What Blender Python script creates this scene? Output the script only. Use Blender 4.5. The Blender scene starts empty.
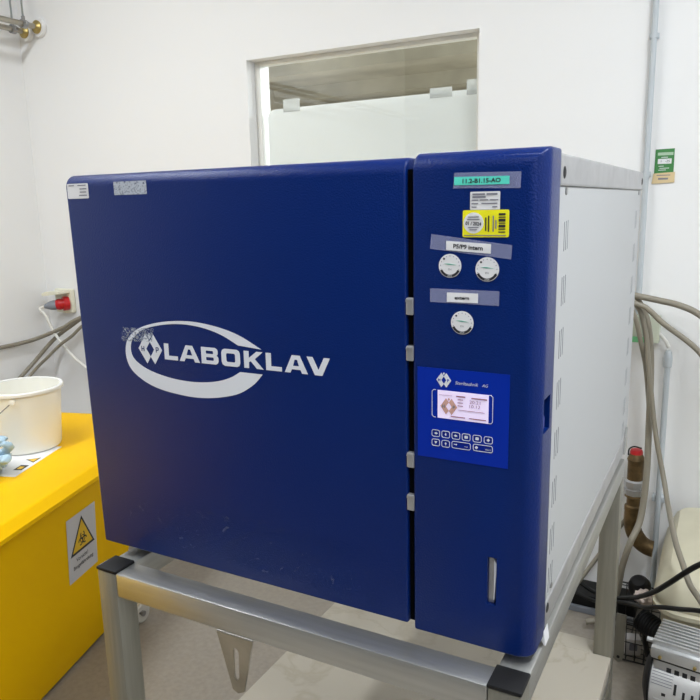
import bpy, bmesh, math, random
from mathutils import Vector, Matrix
from mathutils import noise as mnoise
random.seed(4)
PI = math.pi
S = bpy.context.scene
COL = S.collection

# ------------------------------------------------------------------ camera
F = Vector((-.46493, .8625, -.19985)); R = Vector((.88216, .47043, -.02204)); U = Vector((-.075, .18655, .97958))
cd = bpy.data.cameras.new('camera'); cam = bpy.data.objects.new('camera', cd); COL.objects.link(cam)
cd.sensor_width = 36; cd.lens = 36*714.53/700; cd.clip_start = .02
M = Matrix.Identity(4)
for i in range(3):
    M[i][0] = R[i]; M[i][1] = U[i]; M[i][2] = -F[i]
M.translation = (.9502, -.8278, .5757)
cam.matrix_world = M
S.camera = cam

# ------------------------------------------------------------------ light
w = bpy.data.worlds.new('world'); S.world = w; w.use_nodes = True
w.node_tree.nodes['Background'].inputs[0].default_value = (.9, .95, 1, 1)
w.node_tree.nodes['Background'].inputs[1].default_value = .3
S.view_settings.view_transform = 'Standard'; S.view_settings.look = 'None'
S.view_settings.gamma = 1; S.view_settings.use_curve_mapping = False
S.view_settings.exposure = 0.2

def area(name, loc, sx, sy, power, col=(.90, .955, 1), rot=(0, 0, 0)):
    l = bpy.data.lights.new(name, 'AREA'); l.shape = 'RECTANGLE'; l.size = sx; l.size_y = sy
    l.energy = power; l.color = col
    o = bpy.data.objects.new(name, l); COL.objects.link(o); o.location = loc; o.rotation_euler = rot
    return o
CEIL = 2.2
area('lamp_and_fill_light', (-1.2, -.5, CEIL-.09), .16, 2.0, 43)
area('lamp_and_fill_light', (1.55, -.4, CEIL-.09), .16, 2.0, 47)
area('lamp_and_fill_light', (.9, -2.0, CEIL-.09), 1.2, .16, 10)
area('lamp_and_fill_light', (-.3, 3.3, 1.5), 2.5, .4, 260)  # added fill without a fixture, brightens the neighbouring room

# ------------------------------------------------------------------ materials
def mat(name, col, rough=.5, metal=0, bump=0, bscale=100, var=0, vscale=8, col2=None, spec=.5, emit=0, alpha=1, stretch=None, coat=0, trans=0, sss=0):
    m = bpy.data.materials.new(name); m.use_nodes = True
    nt = m.node_tree; b = nt.nodes['Principled BSDF']
    b.inputs['Base Color'].default_value = (*col, 1)
    b.inputs['Roughness'].default_value = rough; b.inputs['Metallic'].default_value = metal
    b.inputs['Specular IOR Level'].default_value = spec
    b.inputs['Coat Weight'].default_value = coat; b.inputs['Coat Roughness'].default_value = .15
    b.inputs['Transmission Weight'].default_value = trans
    if emit:
        b.inputs['Emission Color'].default_value = (*col, 1); b.inputs['Emission Strength'].default_value = emit
    b.inputs['Alpha'].default_value = alpha
    if sss:
        b.inputs['Subsurface Weight'].default_value = sss; b.inputs['Subsurface Radius'].default_value = (.02, .02, .015)
    tc = nt.nodes.new('ShaderNodeTexCoord'); mp = nt.nodes.new('ShaderNodeMapping')
    nt.links.new(tc.outputs['Object'], mp.inputs[0])
    if stretch: mp.inputs['Scale'].default_value = stretch
    if bump:
        n = nt.nodes.new('ShaderNodeTexNoise'); n.inputs['Scale'].default_value = bscale; n.inputs['Detail'].default_value = 3
        bp = nt.nodes.new('ShaderNodeBump'); bp.inputs['Strength'].default_value = bump; bp.inputs['Distance'].default_value = .002
        nt.links.new(mp.outputs[0], n.inputs[0]); nt.links.new(n.outputs[0], bp.inputs['Height']); nt.links.new(bp.outputs[0], b.inputs['Normal'])
    if var or col2:
        n = nt.nodes.new('ShaderNodeTexNoise'); n.inputs['Scale'].default_value = vscale; n.inputs['Detail'].default_value = 6
        r = nt.nodes.new('ShaderNodeValToRGB'); r.color_ramp.elements[0].position = .35; r.color_ramp.elements[1].position = .65
        c2 = col2 or tuple(c*(1-var) for c in col)
        r.color_ramp.elements[0].color = (*c2, 1); r.color_ramp.elements[1].color = (*col, 1)
        nt.links.new(mp.outputs[0], n.inputs[0]); nt.links.new(n.outputs[0], r.inputs[0]); nt.links.new(r.outputs[0], b.inputs['Base Color'])
    return m

M_wall = mat('wall_paint', (.84, .84, .84), .65, bump=.15, bscale=60, spec=.3)
M_ceil = mat('ceiling_paint', (.8, .79, .77), .8)
M_floor = mat('floor_vinyl', (.33, .295, .25), .35, var=.14, vscale=60)
M_blue = mat('blue_powder_coat', (.0008, .016, .125), .30, bump=.4, bscale=420, spec=.2)
M_blue2 = mat('blue_inner_shaded', (.003, .006, .03), .6)  # darker copy of the blue coat, recess shade put into its colour
M_black = mat('black_gap', (.002, .002, .003), .8, spec=.05)
M_panel = mat('panel_blue', (.0005, .022, .33), .35, spec=.2)
M_panelin = mat('panel_dark_blue', (.0005, .014, .22), .35, spec=.2)
M_casing = mat('casing_white', (.45, .46, .47), .45, bump=.05, bscale=300)
M_galv = mat('galvanised_steel', (.50, .50, .51), .42, metal=.75, var=.12, vscale=30)
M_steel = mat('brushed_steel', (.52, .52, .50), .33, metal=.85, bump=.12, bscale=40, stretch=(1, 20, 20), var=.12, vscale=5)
M_steelv = mat('brushed_steel_leg_shaded', (.32, .31, .265), .42, metal=.7, bump=.12, bscale=40, stretch=(20, 20, 1), var=.15, vscale=5)  # leg shading is put into this darker, warmer steel colour
M_screw = mat('screw', (.35, .35, .35), .35, metal=1)
M_hole = mat('dark_hole', (.01, .01, .012), .7)
M_slit = mat('slit', (.18, .19, .21), .7)
M_slit2 = mat('slit_pale', (.33, .34, .36), .6)  # paler tone for the rear vent slots
M_white = mat('white_print', (.70, .72, .78), .4)
M_label = mat('white_label', (.74, .74, .76), .45)
M_wlabel = mat('label_paper', (.62, .60, .60), .5)
M_ink = mat('ink', (.015, .015, .02), .6)
M_inkg = mat('grey_ink', (.2, .2, .24), .6)
M_inkb = mat('brown_ink', (.35, .17, .2), .6)
M_teal = mat('teal_label', (.10, .68, .55), .45)
M_yel = mat('yellow_label', (.86, .80, .01), .45)
M_tape = mat('clear_tape', (.35, .38, .62), .35, alpha=.36)
M_yplas = mat('yellow_plastic', (.98, .56, .0005), .45, bump=.05, bscale=30, spec=.06)
M_ysign = mat('sign_yellow', (.80, .50, .01), .45)
M_bucket = mat('bucket_plastic', (.90, .88, .80), .35, spec=.4, sss=.15)
M_rim = mat('bucket_rim', (.86, .85, .82), .35)
M_paper = mat('paper', (.82, .82, .83), .7)
M_glove = mat('blue_nitrile', (.42, .58, .70), .5, bump=.4, bscale=60)
M_red = mat('red_plastic', (.50, .01, .015), .35)
M_plug = mat('grey_plastic', (.22, .24, .28), .45)
M_cream = mat('cream_plastic', (.78, .76, .62), .4)
M_hose = mat('grey_hose', (.25, .225, .175), .45)
M_wcable = mat('white_cable', (.75, .74, .70), .45)
M_bcable = mat('black_cable', (.008, .008, .008), .5, spec=.25)
M_bwire = mat('black_wire', (.015, .015, .015), .4)
M_brass = mat('brass', (.42, .32, .12), .38, metal=.9)
M_oldbrass = mat('old_brass', (.19, .125, .055), .55, metal=.7, var=.5, vscale=40)
M_pipe = mat('pipe_steel', (.40, .37, .31), .35, metal=.9)
M_zinc = mat('zinc', (.42, .48, .52), .4, metal=.8)
M_conduit = mat('conduit_grey', (.50, .54, .57), .45)
M_gbox = mat('switch_box', (.60, .64, .52), .45)
M_green = mat('green_card', (.05, .22, .06), .5)
M_beige = mat('beige_card', (.68, .53, .30), .6)
M_tank = mat('tank_plastic', (.66, .62, .47), .4, sss=.1, var=.1, vscale=6)
M_alu = mat('cast_aluminium', (.66, .67, .68), .38, metal=.75, bump=.15, bscale=200)
M_sheet = mat('silver_cover', (.66, .66, .66), .36, metal=.35)
M_baggy = mat('pale_bag', (.62, .52, .47), .4, bump=.8, bscale=40)
M_cap = mat('black_cap', (.009, .009, .010), .55, spec=.25)
M_rubber = mat('white_castor', (.66, .64, .58), .5)
M_bracketsteel = mat('bracket_steel', (.5, .46, .38), .35, metal=.95, var=.3, vscale=15)
M_stoneroom = mat('concrete', (.50, .47, .38), .8, var=.25, vscale=2.5)
M_lamp = mat('lamp_diffuser', (1, .98, .94), .5, emit=4)
M_lcd = mat('lcd', (.80, .70, .95), .3, emit=.22)
M_tapew = mat('frosted_tape', (.8, .81, .80), .5, alpha=.5)
M_film = mat('white_film', (.93, .94, .94), .4)
M_frame = mat('window_frame_paint', (.78, .78, .74), .5)

def m_stone():
    m = mat('stone_slab', (.60, .55, .45), .38)
    nt = m.node_tree; b = nt.nodes['Principled BSDF']
    tc = nt.nodes.new('ShaderNodeTexCoord'); n = nt.nodes.new('ShaderNodeTexNoise'); n.inputs['Scale'].default_value = 3.2
    n.inputs['Detail'].default_value = 5; n.inputs['Distortion'].default_value = 1.6
    r = nt.nodes.new('ShaderNodeValToRGB'); e = r.color_ramp.elements
    e[0].position = .47; e[0].color = (.46, .42, .35, 1); e[1].position = .53; e[1].color = (.45, .41, .34, 1)
    k = r.color_ramp.elements.new(.50); k.color = (.405, .36, .285, 1)
    nt.links.new(tc.outputs['Object'], n.inputs[0]); nt.links.new(n.outputs[0], r.inputs[0]); nt.links.new(r.outputs[0], b.inputs['Base Color'])
    return m
M_stone = m_stone()

def m_residue(name, scale, lo, hi, col, a=.8):
    m = bpy.data.materials.new(name); m.use_nodes = True; nt = m.node_tree; b = nt.nodes['Principled BSDF']
    b.inputs['Base Color'].default_value = (*col, 1); b.inputs['Roughness'].default_value = .6
    tc = nt.nodes.new('ShaderNodeTexCoord'); n = nt.nodes.new('ShaderNodeTexNoise'); n.inputs['Scale'].default_value = scale; n.inputs['Detail'].default_value = 8
    n.inputs['Distortion'].default_value = 2.0
    r = nt.nodes.new('ShaderNodeMapRange'); r.inputs[1].default_value = lo; r.inputs[2].default_value = hi; r.inputs[4].default_value = a
    nt.links.new(tc.outputs['Object'], n.inputs[0]); nt.links.new(n.outputs[0], r.inputs[0]); nt.links.new(r.outputs[0], b.inputs['Alpha'])
    return m
M_resid = m_residue('adhesive_residue', 230, .33, .50, (.50, .54, .62), .85)
M_resid2 = m_residue('adhesive_residue_faint', 160, .44, .66, (.45, .5, .6), .6)
M_scratch = m_residue('scuffs', 30, .66, .75, (.12, .16, .34), .3)

def m_glass():
    m = bpy.data.materials.new('window_glass'); m.use_nodes = True; nt = m.node_tree; nt.nodes.clear()
    o = nt.nodes.new('ShaderNodeOutputMaterial'); mx = nt.nodes.new('ShaderNodeMixShader')
    t = nt.nodes.new('ShaderNodeBsdfTransparent'); g = nt.nodes.new('ShaderNodeBsdfGlossy'); lw = nt.nodes.new('ShaderNodeLayerWeight')
    pw = nt.nodes.new('ShaderNodeMath'); pw.operation = 'POWER'; pw.inputs[1].default_value = 4
    f = nt.nodes.new('ShaderNodeMath'); f.operation = 'MULTIPLY_ADD'; f.inputs[1].default_value = .6; f.inputs[2].default_value = .06
    nt.links.new(lw.outputs['Facing'], pw.inputs[0]); nt.links.new(pw.outputs[0], f.inputs[0])
    t.inputs[0].default_value = (.97, .98, .97, 1); g.inputs['Roughness'].default_value = .02
    nt.links.new(f.outputs[0], mx.inputs[0]); nt.links.new(t.outputs[0], mx.inputs[1]); nt.links.new(g.outputs[0], mx.inputs[2])
    nt.links.new(mx.outputs[0], o.inputs[0]); return m
M_glass = m_glass()

# ------------------------------------------------------------------ helpers
def mk(name, bm, m, parent=None, smooth=False, loc=None, rot=None):
    me = bpy.data.meshes.new(name); bmesh.ops.recalc_face_normals(bm, faces=bm.faces); bm.to_mesh(me); bm.free()
    for mm in (m if isinstance(m, (list, tuple)) else [m]): me.materials.append(mm)
    if smooth:
        for p in me.polygons: p.use_smooth = True
    o = bpy.data.objects.new(name, me); COL.objects.link(o)
    if parent: o.parent = parent
    if loc: o.location = loc
    if rot: o.rotation_euler = rot
    if smooth == 'auto':
        try:
            me.set_sharp_from_angle(angle=math.radians(35))
        except Exception: pass
    return o
def NB(): return bmesh.new()
def box(bm, x0, x1, y0, y1, z0, z1, bev=0, seg=3):
    b = bmesh.new()
    vs = [b.verts.new(p) for p in [(x0, y0, z0), (x1, y0, z0), (x1, y1, z0), (x0, y1, z0), (x0, y0, z1), (x1, y0, z1), (x1, y1, z1), (x0, y1, z1)]]
    for f in [(3, 2, 1, 0), (4, 5, 6, 7), (0, 1, 5, 4), (1, 2, 6, 5), (2, 3, 7, 6), (3, 0, 4, 7)]: b.faces.new([vs[i] for i in f])
    if bev: bmesh.ops.bevel(b, geom=b.edges[:], offset=bev, segments=seg, profile=.5, affect='EDGES')
    join(bm, b); return bm
def join(bm, b, mtx=None):
    mp = {}
    for v in b.verts: mp[v] = bm.verts.new(mtx @ v.co if mtx else v.co)
    for f in b.faces:
        try:
            nf = bm.faces.new([mp[v] for v in f.verts]); nf.material_index = f.material_index
        except ValueError: pass
    b.free()
def cat(pts, n=8):
    P = [Vector(p) for p in pts]; P = [P[0]*2-P[1]] + P + [P[-1]*2-P[-2]]; out = []
    for i in range(1, len(P)-2):
        a, b, c, d = P[i-1:i+3]
        for k in range(n):
            t = k/n
            out.append(.5*((2*b)+(c-a)*t+(2*a-5*b+4*c-d)*t*t+(3*b-a-3*c+d)*t**3))
    out.append(P[-2]); return out
def tube(bm, pts, r, seg=12, sm=0, cap=True):
    P = cat(pts, sm) if sm else [Vector(p) for p in pts]
    rs = r if isinstance(r, (list, tuple)) else [r]*len(P)
    t = (P[1]-P[0]).normalized(); n = t.orthogonal().normalized(); rings = []
    for i, p in enumerate(P):
        t2 = (P[min(i+1, len(P)-1)]-P[max(i-1, 0)]).normalized()
        n = (n-t2*n.dot(t2)).normalized(); bn = t2.cross(n)
        rings.append([bm.verts.new(p+rs[i]*(math.cos(a)*n+math.sin(a)*bn)) for a in [2*PI*k/seg for k in range(seg)]])
    for a, b in zip(rings, rings[1:]):
        for k in range(seg): bm.faces.new((a[k], a[(k+1) % seg], b[(k+1) % seg], b[k]))
    if cap: bm.faces.new(rings[0][::-1]); bm.faces.new(rings[-1])
    return bm
def lathe(bm, prof, seg=32, mtx=None, close=True):
    b = bmesh.new(); rings = []
    for r, z in prof: rings.append([b.verts.new((max(r, 1e-5)*math.cos(2*PI*k/seg), max(r, 1e-5)*math.sin(2*PI*k/seg), z)) for k in range(seg)])
    for p, q in zip(rings, rings[1:]):
        for k in range(seg): b.faces.new((p[k], p[(k+1) % seg], q[(k+1) % seg], q[k]))
    if close: b.faces.new(rings[0][::-1]); b.faces.new(rings[-1])
    join(bm, b, mtx); return bm
def axis(p, d):
    d = Vector(d).normalized(); return Matrix.Translation(p) @ d.to_track_quat('Z', 'Y').to_matrix().to_4x4()
def prism(bm, pts, y0, y1):     # polygon in xz, extruded in y
    a = [bm.verts.new((x, y0, z)) for x, z in pts]; b = [bm.verts.new((x, y1, z)) for x, z in pts]
    bm.faces.new(a); bm.faces.new(b[::-1])
    for i in range(len(pts)): j = (i+1) % len(pts); bm.faces.new((a[i], a[j], b[j], b[i]))
    return bm
def ev(o):
    dg = bpy.context.evaluated_depsgraph_get(); dg.update()
    return bpy.data.meshes.new_from_object(o.evaluated_get(dg))
FRONT = Matrix(((1, 0, 0, 0), (0, 0, -1, 0), (0, 1, 0, 0), (0, 0, 0, 1)))   # curve xy -> world xz facing -y
def flat(name, polys, m, parent, y=-.0004, ext=.0002, mtx=None):
    """filled flat shape from closed outlines (holes by nesting), stuck on a vertical face"""
    c = bpy.data.curves.new(name, 'CURVE'); c.dimensions = '2D'; c.fill_mode = 'BOTH'; c.extrude = ext
    for P in polys:
        s = c.splines.new('POLY'); s.points.add(len(P)-1); s.use_cyclic_u = True
        for i, p in enumerate(P): s.points[i].co = (p[0], p[1], 0, 1)
    t = bpy.data.objects.new('tmp', c); COL.objects.link(t); me = ev(t); COL.objects.unlink(t); bpy.data.objects.remove(t)
    me.transform(mtx if mtx is not None else Matrix.Translation((0, y, 0)) @ FRONT); me.name = name
    me.materials.clear(); me.materials.append(m)
    o = bpy.data.objects.new(name, me); COL.objects.link(o); o.parent = parent; return o
def text(name, body, cx, cz, h, m, parent, y=-.0008, width=None, mtx=None, shear=0, off=0, rot=0):
    c = bpy.data.curves.new(name, 'FONT'); c.body = body; c.size = 1; c.extrude = 0; c.shear = shear; c.offset = off
    c.resolution_u = 3
    t = bpy.data.objects.new('tmp', c); COL.objects.link(t); me = ev(t); COL.objects.unlink(t); bpy.data.objects.remove(t)
    xs = [v.co.x for v in me.vertices]; ys = [v.co.y for v in me.vertices]
    k = h/(max(ys)-min(ys)); kx = width/(max(xs)-min(xs)) if width else k
    base = Matrix.Rotation(rot, 4, 'Z') @ Matrix.Diagonal((kx, k, 1, 1)) @ Matrix.Translation((-(max(xs)+min(xs))/2, -(max(ys)+min(ys))/2, 0))
    me.transform((mtx if mtx is not None else Matrix.Translation((0, y, 0)) @ FRONT) @ Matrix.Translation((cx, cz, 0)) @ base)
    me.materials.clear(); me.materials.append(m); me.name = name
    o = bpy.data.objects.new(name, me); COL.objects.link(o); o.parent = parent; return o
def rrect(x0, x1, z0, z1, r=.002, n=4):
    out = []
    for cx, cz, a0 in ((x1-r, z1-r, 0), (x0+r, z1-r, 90), (x0+r, z0+r, 180), (x1-r, z0+r, 270)):
        for k in range(n+1):
            a = math.radians(a0+90*k/n); out.append((cx+r*math.cos(a), cz+r*math.sin(a)))
    return out
def rquad(P): return [tuple(p) for p in P]
def circle(cx, cz, r, n=32): return [(cx+r*math.cos(2*PI*k/n), cz+r*math.sin(2*PI*k/n)) for k in range(n)]
def rect(x0, x1, z0, z1): return [(x0, z0), (x1, z0), (x1, z1), (x0, z1)]
def thing(name, label, category, loc=(0, 0, 0), rotz=0, group=None):
    o = bpy.data.objects.new(name, None); COL.objects.link(o); o.empty_display_size = .05
    o.location = loc; o.rotation_euler = (0, 0, rotz); o['label'] = label; o['category'] = category
    if group: o['group'] = group
    return o
def tag(o, label, category, group=None):
    o['label'] = label; o['category'] = category
    if group: o['group'] = group
    return o
def struct(o): o['kind'] = 'structure'; return o
def cut(o, boxes):
    cutters = []
    for b in boxes:
        bm = NB(); box(bm, *b); c = mk('cutter', bm, M_black, o.parent); cutters.append(c)
        md = o.modifiers.new('b', 'BOOLEAN'); md.object = c; md.operation = 'DIFFERENCE'; md.solver = 'EXACT'
    me = ev(o); o.modifiers.clear(); o.data = me
    for c in cutters: bpy.data.objects.remove(c)
def bevel_box(x0, x1, y0, y1, z0, z1, big, r_big, r_small):
    """box whose edges selected by big(mid) get a large radius and the rest a small one"""
    b = bmesh.new(); box(b, x0, x1, y0, y1, z0, z1)
    es = [e for e in b.edges if big((e.verts[0].co+e.verts[1].co)/2)]
    bmesh.ops.bevel(b, geom=es, offset=r_big, segments=8, profile=.5, affect='EDGES')
    b.edges.ensure_lookup_table()
    es = [e for e in b.edges if len(e.link_faces) == 2 and e.calc_face_angle() > 1.0]
    bmesh.ops.bevel(b, geom=es, offset=r_small, segments=3, profile=.5, affect='EDGES')
    return b

# ------------------------------------------------------------------ room
XL, XR, YF, YB, ZF = -2.2, 2.3, -2.8, 1.7, -.85
WX0, WX1, WZ0, WZ1, WD = -.862, .12, .1, 1.158, .16
bm = NB(); box(bm, XL-.2, XR+.2, YF-.2, YB+WD+.001, ZF-.1, ZF); struct(mk('floor', bm, M_floor))
bm = NB(); box(bm, XL-.2, XR+.2, YF-.2, YB+WD, CEIL, CEIL+.1); struct(mk('ceiling', bm, M_ceil))
bm = NB(); box(bm, XL-.15, XL, YF-.15, YB, ZF, CEIL); struct(mk('wall_left', bm, M_wall))
bm = NB(); box(bm, XR, XR+.15, YF-.15, YB, ZF, CEIL); struct(mk('wall_right', bm, M_wall))
bm = NB(); box(bm, XL, XR, YF-.15, YF, ZF, CEIL); struct(mk('wall_front', bm, mat('dark_wall_front', (.10, .105, .11), .6)))  # unseen wall, coloured dark so the blue door reflects little light
bm = NB()
box(bm, XL-.15, WX0, YB, YB+WD, ZF, CEIL); box(bm, WX1, XR+.15, YB, YB+WD, ZF, CEIL)
box(bm, WX0, WX1, YB, YB+WD, WZ1, CEIL); box(bm, WX0, WX1, YB, YB+WD, ZF, WZ0)
struct(mk('wall_back', bm, M_wall))
# window in the back wall
win = struct(bpy.data.objects.new('window_1', None)); COL.objects.link(win); win.location = (0, YB, 0)
fy0, fy1 = .055, .10
bm = NB(); fw = .026
for a in ((WX0, WX0+fw, WZ0, WZ1), (WX1-fw, WX1, WZ0, WZ1), (WX0+fw, WX1-fw, WZ1-.014, WZ1), (WX0+fw, WX1-fw, WZ0, WZ0+fw)):
    box(bm, a[0], a[1], fy0, fy1, a[2], a[3], .002, 1)
mk('window_frame', bm, M_frame, win)
bm = NB(); box(bm, WX0+fw, WX1-fw, .072, .076, WZ0+fw, WZ1-.014); mk('window_pane', bm, M_glass, win)
# white film with a rounded corner, behind the glass
P = [(-.826, .15), (.09, .15), (.09, .974)]
P += [(-.79, .970), (-.806, .966), (-.818, .955), (-.825, .94)]
film = flat('window_film', [P], M_film, None, mtx=Matrix.Translation((0, YB+.084, 0)) @ FRONT)
tag(film, 'white privacy film covering the lower part of the window pane', 'window film')
for x0, x1, z0, z1, lb in ((-.745, -.665, .955, 1.005, 'leftmost frosted tape strip at the upper edge of the white window film'),
                           (-.095, -.008, .955, .990, 'middle frosted tape strip at the upper edge of the white window film'),
                           (.048, .09, .955, 1.008, 'rightmost frosted tape strip at the window corner above the white film')):
    t = flat('tape_strip', [rect(x0, x1, z0, z1)], M_tapew, None, mtx=Matrix.Translation((0, YB+.0825, 0)) @ FRONT)
    tag(t, lb, 'tape', 'tape strips holding the window film')
# the neighbouring room seen through the window
bm = NB(); box(bm, -3.2, 2.6, 7.0, 7.15, ZF, 1.9); struct(mk('wall_neighbour_back', bm, M_stoneroom))
bm = NB(); box(bm, -3.35, -3.2, 1.86, 7.0, ZF, 1.9); box(bm, -3.35, -2.35, 1.7, 1.86, ZF, 1.9); struct(mk('wall_neighbour_left', bm, M_stoneroom))
bm = NB(); box(bm, 2.6, 2.75, 1.86, 7.0, ZF, 1.9); box(bm, 2.45, 2.75, 1.7, 1.86, ZF, 1.9); struct(mk('wall_neighbour_right', bm, M_stoneroom))
bm = NB(); box(bm, -3.35, 2.75, 1.86, 7.15, ZF-.1, ZF); struct(mk('floor_neighbour', bm, M_floor))
bm = NB(); box(bm, -3.35, 2.75, 1.86, 7.15, 1.7, 1.85)
for y in (3.0, 4.2, 5.4, 6.5): box(bm, -3.2, 2.6, y, y+.18, 1.58, 1.7)
struct(mk('ceiling_neighbour', bm, M_stoneroom))
l = thing('ceiling_lamp', 'lit strip lamp on the concrete ceiling beyond the window', 'lamp', (-.42, 4.05, 1.58))
bm = NB(); box(bm, -.08, .08, -.06, .06, .04, .12, .004, 1); mk('lamp_housing', bm, M_frame, l)
bm = NB(); box(bm, -.07, .07, -.05, .05, 0, .04, .01, 2); mk('diffuser', bm, M_lamp, l)

def ceiling_lamp(x, y, sx, sy, lb):
    l = thing('ceiling_lamp', lb, 'lamp', (x, y, CEIL))
    bm = NB(); box(bm, -sx/2-.02, sx/2+.02, -sy/2-.02, sy/2+.02, -.05, 0, .004, 1); mk('lamp_housing', bm, M_frame, l)
    bm = NB(); box(bm, -sx/2, sx/2, -sy/2, sy/2, -.08, -.0495, .01, 2); mk('diffuser', bm, M_lamp, l)
ceiling_lamp(-1.2, -.5, .16, 2.0, 'long ceiling lamp above the yellow waste container')
ceiling_lamp(1.55, -.4, .16, 2.0, 'long ceiling lamp to the right of the autoclave')
ceiling_lamp(.9, -2.0, 1.2, .16, 'short ceiling lamp behind the viewer')

# ------------------------------------------------------------------ steel table
TX0, TX1, TY0, TY1, TZ, TH = .035, .76, -.053, .865, -.02, .043
tb = thing('steel_table', 'brushed steel tube table frame carrying the blue autoclave', 'table', ((TX0+TX1)/2, (TY0+TY1)/2, ZF))
def rel(p, o): return (p[0]-o.location.x, p[1]-o.location.y, p[2]-o.location.z)
def tpart(name, bx, m, bev=.003):
    bm = NB(); box(bm, bx[0]-tb.location.x, bx[1]-tb.location.x, bx[2]-tb.location.y, bx[3]-tb.location.y, bx[4]-ZF, bx[5]-ZF, bev, 2)
    return mk(name, bm, m, tb, smooth='auto')
for x in (TX0, TX1-TH):
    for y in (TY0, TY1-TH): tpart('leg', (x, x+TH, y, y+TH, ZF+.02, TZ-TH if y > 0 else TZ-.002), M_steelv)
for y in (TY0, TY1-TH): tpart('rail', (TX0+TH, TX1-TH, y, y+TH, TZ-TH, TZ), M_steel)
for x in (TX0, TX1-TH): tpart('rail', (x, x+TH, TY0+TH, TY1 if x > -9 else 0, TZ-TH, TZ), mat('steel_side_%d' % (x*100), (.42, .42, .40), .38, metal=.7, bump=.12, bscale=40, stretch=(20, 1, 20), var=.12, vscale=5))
for x in (TX0, TX1-TH): tpart('lower_rail', (x+.003, x+TH-.003, TY0+TH, TY1-TH, -.585, -.545), M_steel)
for y in (TY0, TY1-TH): tpart('lower_rail', (TX0+TH, TX1-TH, y+.003, y+TH-.003, -.585, -.545), M_steel)
for x in (TX0, TX1-TH): tpart('end_cap', (x-.001, x+TH+.001, TY0-.001, TY0+TH+.001, TZ-.002, TZ+.004), M_cap, .002)
for x in (TX0, TX1-TH):
    for y in (TY0, TY1-TH): tpart('foot', (x+.004, x+TH-.004, y+.004, y+TH-.004, ZF, ZF+.02), M_cap, .002)
# slotted triangular tab hanging under the front rail
tab = flat('hanging_bracket', [[(.2865, -.0665), (.3540, -.0665), (.3335, -.158), (.3225, -.164), (.3120, -.160)],
      [(.3170, -.090), (.3200, -.086), (.3250, -.088), (.3270, -.092), (.3255, -.137), (.3220, -.142), (.3180, -.141), (.3160, -.136)]],
      M_bracketsteel, tb, ext=.0015, mtx=Matrix.Translation((-tb.location.x, -.0510-tb.location.y, -ZF)) @ FRONT)
bm = NB(); box(bm, .2865-tb.location.x, .3540-tb.location.x, -.0525-tb.location.y, -.030-tb.location.y, -.0665-ZF, -.0632-ZF, .0005, 1); mk('bracket_flange', bm, M_steel, tab)
bm = NB(); box(bm, .029-tb.location.x, .0345-tb.location.x, -.044-tb.location.y, -.02-tb.location.y, TZ-.012-ZF, TZ+.001-ZF, .002, 2)
o = mk('plastic_plug', bm, M_label, tb); o['label'] = 'small white plug beside the black end cap'

# stone slab on the lower rails
bm = NB(); box(bm, TX0+.003, TX1-.001, TY0+TH+.002, .8215, -.545, -.513, .002, 2)
box(bm, TX0+TH+.001, TX1-TH-.001, .82, .876, -.545, -.513)
sl = mk('stone_slab', bm, M_stone); tag(sl, 'pale veined stone slab resting on the lower rails of the steel table', 'slab')

# ------------------------------------------------------------------ autoclave
ac = thing('autoclave', 'large blue and white benchtop autoclave on the steel table', 'autoclave', (.38, .45, TZ))
ax, ay, az = ac.location
AM = Matrix.Translation((-ax, -ay, -az))
def A(o):
    o.data.transform(AM); return o
def apart(name, bx, m, bev=.002, smooth=False, seg=2):
    bm = NB(); box(bm, *bx, bev, seg); return A(mk(name, bm, m, ac, smooth=smooth))
W, D, H = .76, .905, .628
apart('inner_body', (.012, .752, .072, .89, .004, .622), M_galv, .004)
cas = apart('side_panel', (.740, .7575, .069, .895, .036, .5915), M_casing, .0015)
apart('top_rail', (.0, .7600, .068, D, .592, .6305), M_galv, .003)
apart('bottom_rail', (.745, .7590, .069, .87, .0, .0355), M_galv, .003)
apart('rear_panel', (.005, .7565, .8905, .90, .004, .5915), M_galv, .001)
# door
b = bevel_box(0, .5865, 0, .058, .0, H+.003, lambda c: c.y < .001 and c.z > H, .020, .0035)
for v in b.verts:
    if v.co.x < .1: v.co.x += .001-.013*v.co.z/H
door = A(mk('door', b, M_blue, ac, smooth='auto'))
b = bevel_box(.5955, W, 0, .068, -.006, H+.0075, lambda c: c.y < .001 and (c.z > H or c.x > W-.001), .023, .0035)
colm = mk('control_column', b, M_blue, ac, smooth='auto')
cut(colm, [(.6985, .7105, -.01, .030, .060, .127), (.735, .80, .019, .050, .294, .338)])
A(colm); 
for p in colm.data.polygons: p.use_smooth = True
colm.data.set_sharp_from_angle(angle=math.radians(35))
apart('gap_shade_strip', (.5875, .5945, .006, .060, .004, H-.012), M_black, 0)  # near-black strip standing in for the shade in the door gap
# slot contents and recessed grip
bm = NB(); prism(bm, [(.6990, .0605), (.7065, .0605), (.7065, .122), (.6990, .1265)], .006, .028); o = A(mk('latch_lever', bm, M_galv, ac)); o['label'] = 'bright metal lever inside the narrow slot'
bm = NB(); b2 = [(.7066, .066), (.7075, .066), (.7102, .116), (.7066, .122)]; prism(bm, b2, .003, .026); A(mk('latch_tongue', bm, M_white, ac))
apart('recess_shade', (.7360, .7420, .0195, .0495, .2945, .3375), M_blue2, 0)  # dark backing that paints the shade inside the grip recess
bm = NB(); prism(bm, [(.743, .297), (.757, .297), (.757, .311), (.750, .330), (.743, .330)], .030, .036); o = A(mk('catch', bm, M_panelin, ac))
# hinge knuckles in the gap
for z0, z1 in ((.436, .458), (.376, .396), (.231, .252), (.170, .193)):
    bm = NB(); box(bm, .5862, .5965, -.0012, .014, z0, z1, .0015, 2); box(bm, .5865, .5955, -.002, .012, z1-.005, z1-.002)
    o = A(mk('hinge_knuckle', bm, M_galv, ac)); o['label'] = 'grey metal knuckle in the dark gap beside the door'
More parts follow.
